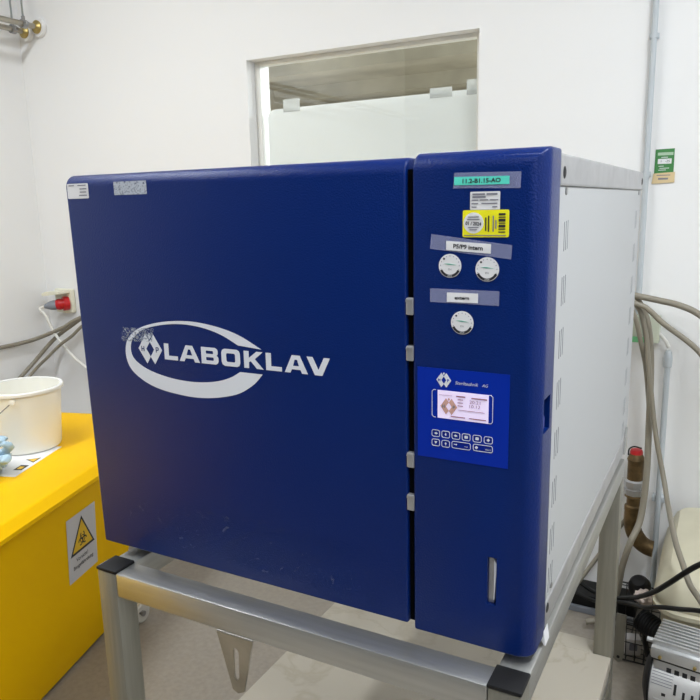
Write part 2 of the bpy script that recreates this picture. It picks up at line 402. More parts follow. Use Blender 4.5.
# vents
for k, z in enumerate((.511, .441, .372, .304, .236, .168, .101, .045)):
    for y0 in (.086+.022*z/.511, .800+.02*z/.511):
        bm = NB()
        for j in range(3): box(bm, .7573, .7579, y0+.0105*j, y0+.0105*j+.0013, z+.0008*j, z+.037+.0008*j)
        A(mk('vent_slots', bm, M_slit if y0 < .5 else M_slit2, ac))
def disc(name, y, z, r, m, x=.7585, ry=1):
    bm = NB(); lathe(bm, [(r, 0), (r, .0012), (r*.7, .002)], 16, axis((x, y, z), (1, 0, 0)) @ Matrix.Diagonal((1, ry, 1, 1))); return A(mk(name, bm, m, ac))
disc('rail_hole', .086, .608, .0075, M_hole, .7592); disc('rail_hole', .884, .610, .0075, M_hole, .7592)
disc('screw', .110, .586, .005, M_screw, .7575); disc('screw', .856, .586, .005, M_screw, .7575)
disc('screw', .107, .047, .0045, M_screw, .7575); disc('rail_hole', .082, .026, .007, M_hole, .7582)
bm = NB(); prism(bm, [(0, 0), (.03, 0), (.03, .055), (.022, .06), (.012, .035)], 0, .004); 
o = mk('rear_tab', bm, M_steel, ac); o.data.transform(AM @ Matrix.Translation((.7625, .835, .0)) @ Matrix.Rotation(PI/2, 4, 'Z')); 
for x, y in ((.03, .10), (.735, .095), (.03, .84), (.73, .83)):
    bm = NB(); lathe(bm, [(.014, TZ), (.016, TZ+.006), (.014, .004)], 16, Matrix.Translation((x, y, 0))); A(mk('foot', bm, M_cap, ac))
bm = NB(); prism(bm, [(.755, -.006), (.7615, -.017), (.7635, -.017), (.7605, .004)], .058, .080); o = A(mk('corner_guard', bm, M_label, ac)); o['label'] = 'small white chip at the lower front corner'

# --- markings on the door: everything at y=0, x and z in metres
def AF(o): return A(o)
ring = [(0.3591, 0.3735), (0.3247, 0.3898), (0.2954, 0.3987), (0.2652, 0.4042), (0.2339, 0.4069), (0.2015, 0.4061), (0.1679, 0.4021), (0.1363, 0.3945), (0.1142, 0.3847), (0.0985, 0.3713), (0.0922, 0.3562), (0.0922, 0.3398), (0.0990, 0.324), (0.1133, 0.3117), (0.1369, 0.3004), (0.164, 0.2934), (0.1974, 0.2895), (0.2304, 0.2882), (0.2627, 0.2907), (0.2943, 0.2968), (0.3192, 0.305), (0.3439, 0.3206), (0.3594, 0.3365), (0.3190, 0.3365), (0.3025, 0.3271), (0.2773, 0.3185), (0.2453, 0.3135), (0.2127, 0.3125), (0.1796, 0.3150), (0.1459, 0.3215), (0.1223, 0.3302), (0.1075, 0.341), (0.1030, 0.3542), (0.1063, 0.368), (0.1165, 0.3789), (0.1358, 0.3897), (0.1674, 0.3974), (0.2011, 0.4015), (0.2334, 0.4012), (0.2646, 0.3967), (0.2917, 0.3887), (0.3180, 0.3765)]
def csm(P, n=5):
    V = [Vector((p[0], p[1], 0)) for p in P]; out = []
    q = cat(V, n); return [(v.x, v.y) for v in q]
outer, inner = ring[:23], ring[23:]
r_poly = csm(outer) + csm(inner)
AF(flat('ring_emblem', [r_poly], M_white, ac))
def diamond_logo(cx, cz, s, m, parent, nm='diamond_logo', y=-.0004):
    L = [(-.0246, 0), (-.0082, .0236), (0, .012), (-.0083, 0), (0, -.012), (-.0082, -.0236)]
    Rr = [(-x, z) for x, z in L]
    AF(flat(nm, [[(cx+x*s, cz+z*s) for x, z in L], [(cx+x*s, cz+z*s) for x, z in Rr[::-1]],
                 [(cx, cz+.026*s), (cx+.003*s, cz+.021*s), (cx, cz+.016*s), (cx-.003*s, cz+.021*s)]], m, parent, y=y))
    for ch, dx in (('H', -.0150), ('P', .0150)):
        if m is M_white and s == 1:
            gx, t = cx+dx, .0012
            if ch == 'H': PP = [[(gx-.0030, cz-.0042), (gx-.0030+t, cz-.0042), (gx-.0030+t, cz-.0007), (gx+.0030-t, cz-.0007), (gx+.0030-t, cz-.0042), (gx+.0030, cz-.0042), (gx+.0030, cz+.0042), (gx+.0030-t, cz+.0042), (gx+.0030-t, cz+.0007), (gx-.0030+t, cz+.0007), (gx-.0030+t, cz+.0042), (gx-.0030, cz+.0042)]]
            else: PP = [[(gx-.0028, cz-.0042), (gx-.0028+t, cz-.0042), (gx-.0028+t, cz-.0012), (gx+.0018, cz-.0012), (gx+.0030, cz-.0002), (gx+.0030, cz+.0032), (gx+.0018, cz+.0042), (gx-.0028, cz+.0042)], [(gx-.0028+t, cz+.0001), (gx+.0014, cz+.0001), (gx+.0018, cz+.0006), (gx+.0018, cz+.0024), (gx+.0014, cz+.0029), (gx-.0028+t, cz+.0029)]]
            AF(flat('lettering', PP, M_blue, parent, y=y-.0006))
        else: AF(text('lettering', ch, cx+dx*s, cz, .0090*s, M_panel if m is M_white else M_inkg, parent, y=y-.0005, off=.04))
diamond_logo(.1449, .3578, 1, M_white, ac)
x0 = .3440-.3435
def LET(x, w, polys): return [[(x+px*w, .3440+pz*.0255) for px, pz in P] for P in polys]
letters = {
 'L': (lambda w: [[(0, 0), (w, 0), (w, .24), (.27*.030/.030 if 0 else .0085, .24), (.0085, 1), (0, 1)]]),
}
def poly_L(x, w, t=.0088): return [[(x, 0), (x+w, 0), (x+w, .25), (x+t, .25), (x+t, 1), (x, 1)]]
def poly_A(x, w, t=.0095):
    c = x+w/2
    return [[(x, 0), (x+t, 0), (x+t+.0025, .20), (x+w-t-.0025, .20), (x+w-t, 0), (x+w, 0), (c+.0065, 1), (c-.0065, 1)],
            [(x+t+.0048, .40), (c-.0022, .76), (c+.0022, .76), (x+w-t-.0048, .40)]]
def poly_V(x, w, t=.0095):
    c = x+w/2
    return [[(x, 1), (x+t, 1), (c, .30), (x+w-t, 1), (x+w, 1), (c+.006, 0), (c-.006, 0)]]
def rp(x0, x1, z0, z1, rx, rz): return [(x0+rx, z0), (x1-rx, z0), (x1-rx*.3, z0+rz*.3), (x1, z0+rz), (x1, z1-rz), (x1-rx*.3, z1-rz*.3), (x1-rx, z1), (x0+rx, z1), (x0+rx*.3, z1-rz*.3), (x0, z1-rz), (x0, z0+rz), (x0+rx*.3, z0+rz*.3)]
def poly_O(x, w, t=.0088): return [rp(x, x+w, -.01, 1.01, .006, .24), rp(x+t, x+w-t, .24, .76, .0022, .09)]
def poly_B(x, w, t=.0088):
    e = x+w
    o = [(x, 0), (e-.005, 0), (e-.0015, .07), (e, .18), (e, .38), (e-.001, .47), (e-.0035, .53), (e-.0015, .59), (e-.0008, .66), (e-.0008, .82), (e-.0025, .94), (e-.006, 1), (x, 1)]
    return [o, rp(x+t, e-t, .21, .41, .0012, .05), rp(x+t, e-t-.0006, .61, .80, .0012, .05)]
def poly_K(x, w, t=.0088):
    return [[(x, 0), (x+t, 0), (x+t, .36), (x+t+.0035, .42), (x+w-.0115, 0), (x+w, 0), (x+t+.0105, .56), (x+w-.0005, 1), (x+w-.0115, 1), (x+t, .60), (x+t, 1), (x, 1)]]
word = [poly_L(.1742, .0268), poly_A(.2044, .0400), poly_B(.2479, .0322), poly_O(.2862, .0341), poly_K(.3274, .0341), poly_L(.3663, .0270), poly_A(.3981, .0385), poly_V(.4353, .0372)]
for pl in word:
    AF(flat('lettering', [[(x, .3440+z*.0255) for x, z in P] for P in pl], M_white, ac))
AF(flat('adhesive_residue', [rect(.096, .163, .5975, .6075)], M_resid, ac)); 
AF(flat('adhesive_residue', [rect(.096, .163, .6075, .6175)], M_resid, ac, y=-.0004))
AF(flat('adhesive_residue', [[(.084, .367), (.150, .370), (.156, .392), (.090, .390)]], M_resid2, ac, y=-.0009))
AF(flat('scuff_marks', [rect(.06, .50, .02, .10)], M_scratch, ac))
# inventory label, top left (machine-readable square left out)
lab = AF(flat('inventory_label', [rrect(-.0065, .0405, .594, .6175, .002)], M_label, ac, y=-.0006)); lab['label'] = 'small white label at the top left of the door'
for z, a, c in ((.6145, -.002, .010), (.6145, .018, .036), (.609, .022, .037), (.604, .022, .036), (.599, .020, .037)):
    AF(flat('lettering', [rect(a, c, z-.0008, z+.0008)], M_inkg, ac, y=-.0012))
# --- control column labels
def lb(name, poly, m, y=-.0005, label=None):
    o = AF(flat(name, [poly], m, ac, y=y))
    if label: o['label'] = label
    return o
def lt(s, cx, cz, h, m=None, wd=None, y=-.0014, **k): return AF(text('lettering', s, cx, cz, h, m or M_ink, ac, y=y, width=wd, **k))
def dash(x0, x1, z, t=.0007, m=None, y=-.0013): return AF(flat('lettering', [rect(x0, x1, z-t, z+t)], m or M_inkg, ac, y=y))
lb('clear_tape', [(.6485, .5915), (.7295, .5895), (.7300, .6080), (.650, .6095)], M_tape)
lb('name_strip', [(.650, .5950), (.7165, .5945), (.7165, .6035), (.650, .6045)], M_teal, -.0009, 'turquoise strip reading 11.2-B1.15-AO')
lt('11.2-B1.15-AO', .6835, .5993, .0052, wd=.046, off=.03)
lb('type_label', rrect(.6700, .7060, .5660, .5868, .0012), M_label, -.0007, 'small white printed type label')
for z, seg in ((.5838, ((.673, .688), (.690, .703))), (.5806, ((.673, .689),)), (.5772, ((.672, .680), (.682, .692), (.694, .704))), (.5732, ((.672, .680), (.684, .703))), (.5692, ((.672, .678), (.697, .703)))):
    for a, c in seg: dash(a, c, z, .0011 if z > .58 else .0006)
lb('yellow_inspection_sticker', rrect(.6610, .7172, .5340, .5657, .002), M_yel, -.0006, 'yellow inspection sticker with white disc and bar code')
lb('white_disc', circle(.6745, .5507, .0123), M_label, -.0010)
lt('01 / 2024', .6745, .5500, .0042, wd=.0195, rot=-.06, y=-.0018, off=.03)
for a, c, z in ((.668, .681, .5578), (.667, .682, .5548), (.668, .681, .5455), (.670, .679, .5428)): dash(a, c, z, .0005, y=-.0018)
for j, (t, g) in enumerate(((.0012, 0), (.0006, 0), (.0016, 0), (.0005, 0), (.0015, 0), (.0006, 0), (.0006, 0))):
    zz = .5605-j*.0034; AF(flat('bar_code', [rect(.7050, .7130, zz-t, zz+t)], M_ink, ac, y=-.0012))
for x, z0, z1, m in ((.6895, .5415, .5570, M_ink), (.6930, .5405, .5590, M_ink), (.6985, .5405, .5590, M_inkg), (.7018, .5440, .5540, M_inkg)):
    AF(flat('lettering', [rect(x-.0007, x+.0007, z0, z1)], m, ac, y=-.0012))
dash(.663, .714, .5362, .0005)
lb('clear_tape', [(.6192, .5200), (.7205, .5085), (.7215, .5248), (.6210, .5378)], M_tape)
lb('name_strip', [(.6402, .5186), (.6960, .5148), (.6962, .5260), (.6404, .5296)], M_label, -.0009, 'white strip reading P5/P9 intern')
lt('P5/P9 intern', .668, .5222, .0055, wd=.037, rot=-.066, off=.03)
lb('clear_tape', [(.6192, .4542), (.7070, .4530), (.7072, .4706), (.6192, .4712)], M_tape)
lb('name_strip', rect(.6416, .6812, .4552, .4668), M_label, -.0009, 'white strip reading extern')
lt('extern', .6610, .4606, .0038, wd=.0185, off=.03)
for cx, cz in ((.6453, .4995), (.6920, .4962), (.6615, .4301)):
    lb('round_test_seal', circle(cx, cz, .0145), M_label, -.0007, 'round white test seal with dark lower rim')
    arc = [(cx+r*math.cos(a), cz+r*math.sin(a)) for r, rg in ((.0138, range(0, 13)), (.0108, range(12, -1, -1))) for a in [math.radians(205+130*k/12) for k in rg]]
    AF(flat('seal_rim', [arc], M_ink, ac, y=-.0012))
    for k in range(11):
        a = math.radians(-20+220*k/10); px, pz = cx+.0120*math.cos(a), cz+.0120*math.sin(a)
        AF(flat('lettering', [circle(px, pz, .0006, 6)], M_inkg, ac, y=-.0012))
    lt('2024' if cx > .67 else '2023' if cz > .45 else '2024', cx, cz-.0122, .0022, M_label, y=-.0018)
    AF(flat('seal_line', [[(cx-.008, cz+.0026), (cx-.001, cz+.0012), (cx+.009, cz+.0012), (cx-.001, cz+.0028)]], mat('seal_green', (.12, .38, .30), .5), ac, y=-.0012))
    AF(flat('seal_dot', [circle(cx-.0075, cz+.0085, .0013, 10)], M_ink, ac, y=-.0013))
    lt('EN', cx, cz-.0042, .0024, M_inkg)
# --- control panel
lb('control_panel', rect(.6022, .7225, .2502, .3702), M_panel, -.0006, 'bright blue membrane panel with display and keys')
diamond_logo(.6382, .3556, .40, M_white, ac, y=-.0014)
AF(text('lettering', 'Steriltechnik', .6683, .3537, .0042, M_inkg if 0 else M_white, ac, y=-.0014, width=.0300, shear=.3))
AF(text('lettering', 'AG', .6920, .3536, .0038, M_white, ac, y=-.0014, width=.0080, shear=.3))
for s in (1, -1):
    xe = .6220 if s == 1 else .7024
    pth = [(xe+s*.0055, .3425), (xe+s*.0025, .3425), (xe, .3400), (xe, .3080), (xe+s*.0025, .3055), (xe+s*.0055, .3055)]
    t = .0007; inner_ = [(xe+s*.0055, .3055+t), (xe+s*(.0025+t*.4), .3055+t), (xe+s*t, .3082), (xe+s*t, .3398), (xe+s*(.0025+t*.4), .3425-t), (xe+s*.0055, .3425-t)]
    AF(flat('display_bracket', [pth+inner_], M_white, ac, y=-.0012))
lb('display', rect(.6300, .6968, .3055, .3422), M_lcd, -.0012, 'lit pale lilac display showing the logo and status lines')
diamond_logo(.6452, .3218, .46, mat('lcd_brown', (.62, .36, .30), .5), ac, y=-.0018)
for x0_, x1_, z, t in ((.632, .650, .3365, .0002), (.655, .667, .3365, .0008), (.675, .695, .3360, .0008), (.657, .664, .3325, .0005), (.657, .664, .3285, .0005), (.657, .664, .3245, .0005), (.658, .692, .3190, .0003), (.648, .667, .3095, .0006), (.672, .694, .3095, .0006)):
    dash(x0_, x1_, z, t, M_inkb, -.0022)
for k, ch in enumerate(('20:21', '10.12')):
    AF(text('lettering', ch, .6795, .3310-.0055*k, .0042, M_inkb, ac, y=-.0022, width=.014))
cols = [(.6220, .6332), (.6355, .6467), (.6492, .6604), (.6628, .6740), (.6770, .6885), (.6915, .7028)]
keys = [(a, c, .2795, .2890) for a, c in cols] + [(cols[0][0], cols[0][1], .2670, .2765), (cols[1][0], cols[1][1], .2670, .2765), (.6492, .6745, .2675, .2770), (.6775, .7030, .2680, .2772)]
icons = ['\u2190', '\u2193', '\u2192', 'o', '#', '*', '-', '\u2191', '', '']
for i, (a, c, z0, z1) in enumerate(keys):
    k = AF(flat('key', [rrect(a+.0006, c-.0006, z0+.0006, z1-.0006, .0022)], M_panelin, ac, y=-.0010))
    o = AF(flat('key_outline', [rrect(a, c, z0, z1, .0026), rrect(a+.0007, c-.0007, z0+.0007, z1-.0007, .002)], M_white, k, y=-.0014))
    cx, cz = (a+c)/2, (z0+z1)/2
    if i in (0, 2): s = -1 if i == 0 else 1; P = [(cx+s*.0022, cz), (cx-s*.001, cz+.0018), (cx-s*.001, cz+.0006), (cx-s*.0024, cz+.0006), (cx-s*.0024, cz-.0006), (cx-s*.001, cz-.0006), (cx-s*.001, cz-.0018)]
    elif i in (1, 7): s = -1 if i == 1 else 1; P = [(cx, cz+s*.002), (cx-.0016, cz), (cx-.0005, cz), (cx-.0005, cz-s*.002), (cx+.0005, cz-s*.002), (cx+.0005, cz), (cx+.0016, cz)]
    elif i in (3, 4): P = rrect(cx-.0022, cx+.0022, cz-.0018, cz+.0018, .001)
    elif i == 5: P = [(cx, cz+.0022), (cx+.0022, cz), (cx, cz-.0022), (cx-.0022, cz)]
    elif i == 6: P = [(cx-.002, cz+.0016), (cx+.002, cz+.0016), (cx, cz-.0018)]
    elif i == 8: P = [(a+.003, cz+.001), (a+.006, cz+.001), (a+.006, cz+.0018), (a+.0075, cz+.0004), (a+.006, cz-.001), (a+.006, cz), (a+.003, cz)]
    else: P = [(a+.0045, cz+.0022), (a+.0068, cz), (a+.0045, cz-.0022), (a+.0022, cz)]
    AF(flat('key_symbol', [P], M_white, k, y=-.0014))
    if i >= 8: AF(text('lettering', 'start' if i == 9 else 'stop', c-.006, cz-.001, .0020, M_white, k, y=-.0014))

# ------------------------------------------------------------------ yellow waste container
ang = .28
wc = thing('waste_container', 'large yellow plastic biohazard waste container left of the steel table', 'waste container', (-.69, .25, ZF), ang)
# local: y = along the front face (u), x = outward normal, so depth is -x
def loft(bm, secs):     # secs: list of (x0,x1,y0,y1,z, r)
    rings = []
    for x0, x1, y0, y1, z, r in secs: rings.append([bm.verts.new((x, y, z)) for x, y in rrect(x0, x1, y0, y1, r, 5)])
    for a, c in zip(rings, rings[1:]):
        n = len(a)
        for k in range(n): bm.faces.new((a[k], a[(k+1) % n], c[(k+1) % n], c[k]))
    bm.faces.new(rings[0][::-1]); bm.faces.new(rings[-1])
zz = lambda z: z-ZF
bm = NB(); loft(bm, [(-.78, -.033, -.75, .60, zz(-.838), .05), (-.80, -.027, -.78, .64, zz(-.81), .05), (-.80, -.016, -.80, .70, zz(-.6), .05), (-.82, .0, -.85, .97, zz(-.27), .05)])
mk('container_body', bm, M_yplas, wc, smooth='auto')
bm = NB(); loft(bm, [(-.85, .022, -.90, 1.04, zz(-.272), .05), (-.85, .024, -.90, 1.04, zz(-.268), .05), (-.85, .022, -.90, 1.04, zz(-.258), .05), (-.84, .008, -.89, 1.03, zz(-.249), .05), (-.835, -.003, -.885, 1.025, zz(-.239), .05), (-.83, -.012, -.88, 1.02, zz(-.235), .05)])
mk('lid', bm, M_yplas, wc, smooth='auto')
def castor(x, y, m=None):
    bm = NB(); lathe(bm, [(.006, -.012), (.030, -.012), (.036, -.006), (.036, .006), (.030, .012), (.006, .012)], 24, axis((x, y, .037), (1, -.3, 0)))
    c = mk('castor', bm, M_rubber, wc, smooth='auto')
    bm = NB(); lathe(bm, [(.010, -.016), (.010, .016)], 12, axis((x, y, .037), (1, -.3, 0))); box(bm, x-.012, x+.012, y-.003, y+.003, .04, zz(-.80)); box(bm, x-.09, x+.012, y-.02, y+.02, zz(-.808), zz(-.80)); mk('axle', bm, M_screw, c)
castor(.055, .577); castor(.0, -.55); castor(-.72, .55); castor(-.72, -.62)
# warning label on the front face: local plane x=0, text runs along +y
SIDE = Matrix(((0, 0, 1, 0), (1, 0, 0, 0), (0, 1, 0, 0), (0, 0, 0, 1)))
def wmt(off): return Matrix.Translation((off, 0, zz(-.28))) @ Matrix.Rotation(.05, 4, 'Y') @ Matrix.Translation((0, 0, -zz(-.28))) @ SIDE
ly0, ly1, lz0, lz1 = .298, .455, zz(-.560), zz(-.347)
lbm = flat('warning_label', [rect(ly0, ly1, lz0, lz1)], M_wlabel, wc, mtx=wmt(.0012)); lbm['label'] = 'white warning label with a yellow biohazard triangle'
cy = (ly0+ly1)/2; tz = lz1-.022
def tri(s, c=(cy, tz-.062)): return [(c[0]-s*.066, c[1]-s*.045), (c[0]+s*.066, c[1]-s*.045), (c[0], c[1]+s*.070)]
flat('warning_triangle', [tri(1)], M_ink, lbm, mtx=wmt(.0018)); flat('triangle_field', [tri(.82)], M_ysign, lbm, mtx=wmt(.0022))
bc = (cy, tz-.070)
def ringp(cx, cz, r0, r1, a0, a1, n=14):
    return [(cx+r1*math.cos(math.radians(a0+(a1-a0)*k/n)), cz+r1*math.sin(math.radians(a0+(a1-a0)*k/n))) for k in range(n+1)] + \
           [(cx+r0*math.cos(math.radians(a0+(a1-a0)*k/n)), cz+r0*math.sin(math.radians(a0+(a1-a0)*k/n))) for k in range(n, -1, -1)]
for k in range(3):
    a = math.radians(90+120*k); cx, cz = bc[0]+.0125*math.cos(a), bc[1]+.0125*math.sin(a)
    flat('biohazard_symbol', [ringp(cx, cz, .0085, .0125, 90+120*k+35, 90+120*k+325)], M_ink, lbm, mtx=wmt(.0026))
flat('biohazard_symbol', [circle(bc[0], bc[1], .0135, 24), circle(bc[0], bc[1], .0108, 24)], M_ink, lbm, mtx=wmt(.0027))
text('lettering', 'Vorsicht!', cy-.006, lz0+.064, .0125, M_ink, lbm, mtx=wmt(.002), off=.01)
text('lettering', 'Biogefährdung', cy, lz0+.040, .0165, M_ink, lbm, width=.108, mtx=wmt(.002), off=.01)

# ------------------------------------------------------------------ things on the lid
LZ = -.235
def slab_poly(name, P, z, th, m):
    bm = NB(); a = [bm.verts.new((x, y, z)) for x, y in P]; b = [bm.verts.new((x, y, z+th)) for x, y in P]
    bm.faces.new(a[::-1]); bm.faces.new(b)
    for i in range(len(P)): j = (i+1) % len(P); bm.faces.new((a[i], a[j], b[j], b[i]))
    return mk(name, bm, m)
ps = slab_poly('paper_sheet', [(-.979, .530), (-1.081, .795), (-1.26, .727), (-1.157, .462)], LZ, .0008, M_paper)
tag(ps, 'white printed sheet lying on the yellow lid under the bucket', 'paper')
TOP = Matrix.Translation((-1.085, .618, LZ+.0010)) @ Matrix.Rotation(math.radians(110), 4, 'Z')
flat('warning_triangle', [[(-.02, -.02), (.026, -.02), (.003, .020)]], M_ink, ps, ext=.0001, mtx=TOP @ Matrix.Translation((.025, -.035, 0)))
flat('triangle_field', [[(-.014, -.016), (.020, -.016), (.003, .013)]], M_ysign, ps, ext=.0001, mtx=TOP @ Matrix.Translation((.025, -.035, .0004)))
flat('printed_block', [rect(-.02, .024, -.016, .012)], M_ink, ps, ext=.0001, mtx=TOP @ Matrix.Translation((-.045, -.040, 0)))
flat('triangle_field', [rect(-.012, .010, -.010, .006)], M_ysign, ps, ext=.0001, mtx=TOP @ Matrix.Translation((-.045, -.040, .0004)))

bk = thing('bucket', 'white plastic bucket standing on the yellow container lid', 'bucket', (-1.198, .752, LZ+.0008))
bm = NB(); h = .215
lathe(bm, [(.0, .004), (.100, .0), (.107, .003), (.110, .010), (.1245, h-.012), (.1245, h), (.1225, h), (.1075, .012), (.100, .008), (.0, .008)], 64, close=False); mk('bucket_body', bm, M_bucket, bk, smooth='auto')
bm = NB(); lathe(bm, [(.1225, h-.002), (.1225, h+.004), (.131, h+.005), (.134, h+.002), (.134, h-.007), (.1305, h-.007), (.1300, h-.002)], 64, close=False); mk('rim', bm, M_rim, bk, smooth='auto')
ea = math.radians(-52)
for s in (0, 1):
    a = ea+PI*s
    bm = NB(); lathe(bm, [(.010, 0), (.010, .012), (.005, .013)], 16, axis((.1235*math.cos(a), .1235*math.sin(a), h-.022), (math.cos(a), math.sin(a), 0))); mk('handle_ear', bm, M_bucket, bk, smooth='auto')
P = []
p0 = Vector((.133*math.cos(ea), .133*math.sin(ea), h-.022)); p1 = Vector((-p0.x, -p0.y, p0.z))
side = Vector((math.sin(ea), -math.cos(ea), 0))
for k in range(25):
    a = PI*k/24; P.append(tuple((p0*math.cos(a)) * Vector((1, 1, 0)).x if 0 else Vector((p0.x*math.cos(a), p0.y*math.cos(a), p0.z-.115*math.sin(a))) + side*(.138*math.sin(a))*1.0))
bm = NB(); tube(bm, P, .0018, 8); mk('wire_handle', bm, M_screw, bk, smooth=True)

# crumpled glove
gv = thing('disposable_glove', 'crumpled light blue disposable glove lying in front of the bucket', 'glove', (-1.112, .505, LZ+.0015)); gv.scale = (1.22, 1.22, .95)
bm = NB(); b = bmesh.new(); bmesh.ops.create_icosphere(b, subdivisions=5, radius=1)
for v in b.verts:
    n = mnoise.noise(v.co*2.1)*.35 + mnoise.noise(v.co*4+Vector((3, 1, 2)))*.14 + abs(mnoise.noise(v.co*3.2+Vector((9, 1, 2))))*-.3
    v.co = v.co*(1+n); v.co = Vector((v.co.x*.085, v.co.y*.055, max(v.co.z*.048+.040, 0)))
join(bm, b); mk('palm', bm, M_glove, gv, smooth=True)
for i, (P, r) in enumerate((([(.03, .02, .05), (.06, .035, .072), (.085, .03, .095), (.082, .015, .112)], .012), ([(.04, 0, .04), (.08, .01, .055), (.105, .005, .068), (.115, -.01, .060)], .013),
               ([(.03, -.03, .03), (.065, -.045, .035), (.09, -.03, .042), (.105, -.03, .028)], .013), ([(.0, .03, .05), (.01, .05, .085), (.035, .05, .105), (.05, .035, .100)], .012),
               ([(-.03, -.03, .03), (.0, -.055, .04), (.03, -.07, .030), (.045, -.08, .015)], .014))):
    c = cat(P, 7); rr = [r*(1+.28*mnoise.noise(Vector((k*.9, i*3.1, 0))))*(1-.45*(k/len(c))**4) for k in range(len(c))]
    bm = NB(); tube(bm, c, rr, 14); 
    for v in bm.verts: v.co.z = max(.001, v.co.z+.004*mnoise.noise(v.co*60)); v.co.x += .004*mnoise.noise(v.co*50+Vector((5, 0, 0)))
    mk('finger', bm, M_glove, gv, smooth=True)

# ------------------------------------------------------------------ wall socket, plug, cables on the left
so = thing('wall_socket', 'cream industrial wall socket left of the autoclave', 'socket', (-2.055, YB, .125))
bm = NB(); box(bm, -.055, .065, -.030, -.0005, -.060, .062, .008, 3); mk('back_box', bm, M_cream, so, smooth='auto')
bm = NB(); prism(bm, [(.062, .058), (.062, .045), (-.060, .030), (-.064, .040), (-.04, .052)], -.100, -.030); mk('hinged_cover', bm, M_cream, so, smooth='auto')
bm = NB(); lathe(bm, [(.034, 0), (.036, .010), (.036, .028), (.030, .028)], 24, axis((.040, -.026, -.010), (-.45, -.85, .0))); mk('socket_ring', bm, M_red, so, smooth='auto')
pg = thing('power_plug', 'red and grey power plug pushed into the cream wall socket', 'plug', (-2.003, YB-.030, .117)); pg.scale = (.86, .86, .86)
d = Vector((-.80, -.58, -.10)).normalized()
bm = NB(); lathe(bm, [(.026, .014), (.031, .018), (.031, .050), (.033, .052), (.033, .060), (.028, .075)], 28, axis((0, 0, 0), d)); mk('plug_collar', bm, M_red, pg, smooth='auto')
bm = NB(); lathe(bm, [(.028, .072), (.029, .085), (.027, .105), (.020, .125), (.014, .138), (.009, .145)], 28, axis((0, 0, 0), d)); mk('plug_grip', bm, M_plug, pg, smooth='auto')
e = d*.14
bm = NB(); tube(bm, [e, e+d*.03+Vector((0, 0, -.012)), e+Vector((.012, -.010, -.055)), e+Vector((.065, .0, -.165)), e+Vector((.20, .0, -.29)), e+Vector((.32, .02, -.38)), e+Vector((.45, .02, -.5)), e+Vector((.8, .02, -.55))], .0085, 10, 8); mk('power_cord', bm, M_wcable, pg, smooth=True)

def hose(lb, pts, r=.0102, m=None, name='hose', catg='hose', group=None):
    bm = NB(); tube(bm, pts, r, 12, 10); return tag(mk(name, bm, m or M_hose, smooth=True), lb, catg, group)
HY = 1.58
hose('grey hose rising highest from the left wall past the plug, arching right of the autoclave', [(-2.18, .6, -.10), (-2.18, 1.0, -.085), (-2.18, 1.273, -.074), (-2.18, 1.491, -.072), (-2.155, 1.585, -.058), (-1.993, 1.60, .000), (-1.917, 1.60, .035), (-1.83, 1.60, .068), (-1.6, 1.61, .14), (-1.2, 1.61, .21), (-.5, 1.61, .23), (.3, 1.61, .25), (.60, 1.60, .282), (.685, HY, .272), (.755, 1.59, .258), (.812, HY, .247), (.869, 1.57, .223), (.95, 1.5, .17), (1.10, 1.50, .02), (1.25, 1.56, -.2), (1.38, 1.60, -.45), (1.42, 1.60, -.82)])
hose('grey hose rising steeply behind the bucket and hanging down right of the autoclave', [(-2.18, 1.20, -.42), (-2.18, 1.405, -.292), (-2.18, 1.469, -.245), (-2.165, 1.555, -.175), (-2.091, 1.625, -.068), (-1.963, 1.64, .012), (-1.844, 1.64, .070), (-1.6, 1.65, .15), (-1.1, 1.65, .19), (-.3, 1.65, .16), (.4, 1.64, .23), (.62, 1.62, .286), (.680, 1.60, .262), (.719, 1.60, .193), (.738, 1.60, .064), (.746, 1.58, -.13), (.752, 1.54, -.32), (.745, 1.50, -.444), (.724, 1.45, -.506), (.705, 1.45, -.59), (.69, 1.47, -.70), (.65, 1.47, -.80), (.6, 1.45, -.82)])
hose('grey hose lowest of the three at the left, crossing down toward the cream tank', [(-2.15, 1.22, -.42), (-2.15, 1.428, -.295), (-2.15, 1.492, -.248), (-2.12, 1.535, -.195), (-2.057, 1.55, -.143), (-1.984, 1.57, -.080), (-1.892, 1.57, -.028), (-1.787, 1.57, .040), (-1.6, 1.57, .11), (-1.1, 1.57, .16), (-.3, 1.56, .12), (.4, 1.55, .19), (.62, 1.55, .275), (.690, 1.54, .25), (.721, 1.54, .171), (.740, 1.54, .044), (.769, 1.54, -.149), (.807, 1.50, -.296), (.828, 1.42, -.344), (.864, 1.20, -.353), (.892, 1.09, -.368), (.913, 1.03, -.389), (.939, .98, -.398), (.975, .94, -.43), (1.03, .92, -.52), (1.08, .93, -.70), (1.12, .95, -.82)], .0078)
hose('short grey hose branching right below the arching one behind the autoclave', [(.35, 1.52, .18), (.60, 1.52, .27), (.70, 1.52, .252), (.732, 1.52, .236), (.775, 1.52, .197), (.865, 1.52, .130), (.95, 1.52, .04), (1.15, 1.56, -.1), (1.34, 1.60, -.4), (1.36, 1.60, -.82)], .0085)
hose('thin grey hose hanging innermost in the bundle beside the autoclave', [(.30, 1.49, .15), (.60, 1.50, .25), (.660, 1.50, .258), (.690, 1.51, .222), (.714, 1.54, .12), (.727, 1.60, .02), (.7417, 1.63, -.145), (.742, 1.63, -.30), (.730, 1.635, -.42), (.66, 1.64, -.56), (.58, 1.60, -.7), (.50, 1.50, -.82)], .0075)
hose('grey hose lying in a bow on the floor behind the table leg', [(.40, 1.36, ZF+.009), (.48, 1.26, ZF+.009), (.56, 1.24, ZF+.009), (.64, 1.30, ZF+.009), (.67, 1.40, ZF+.009), (.64, 1.50, ZF+.012)], .009)

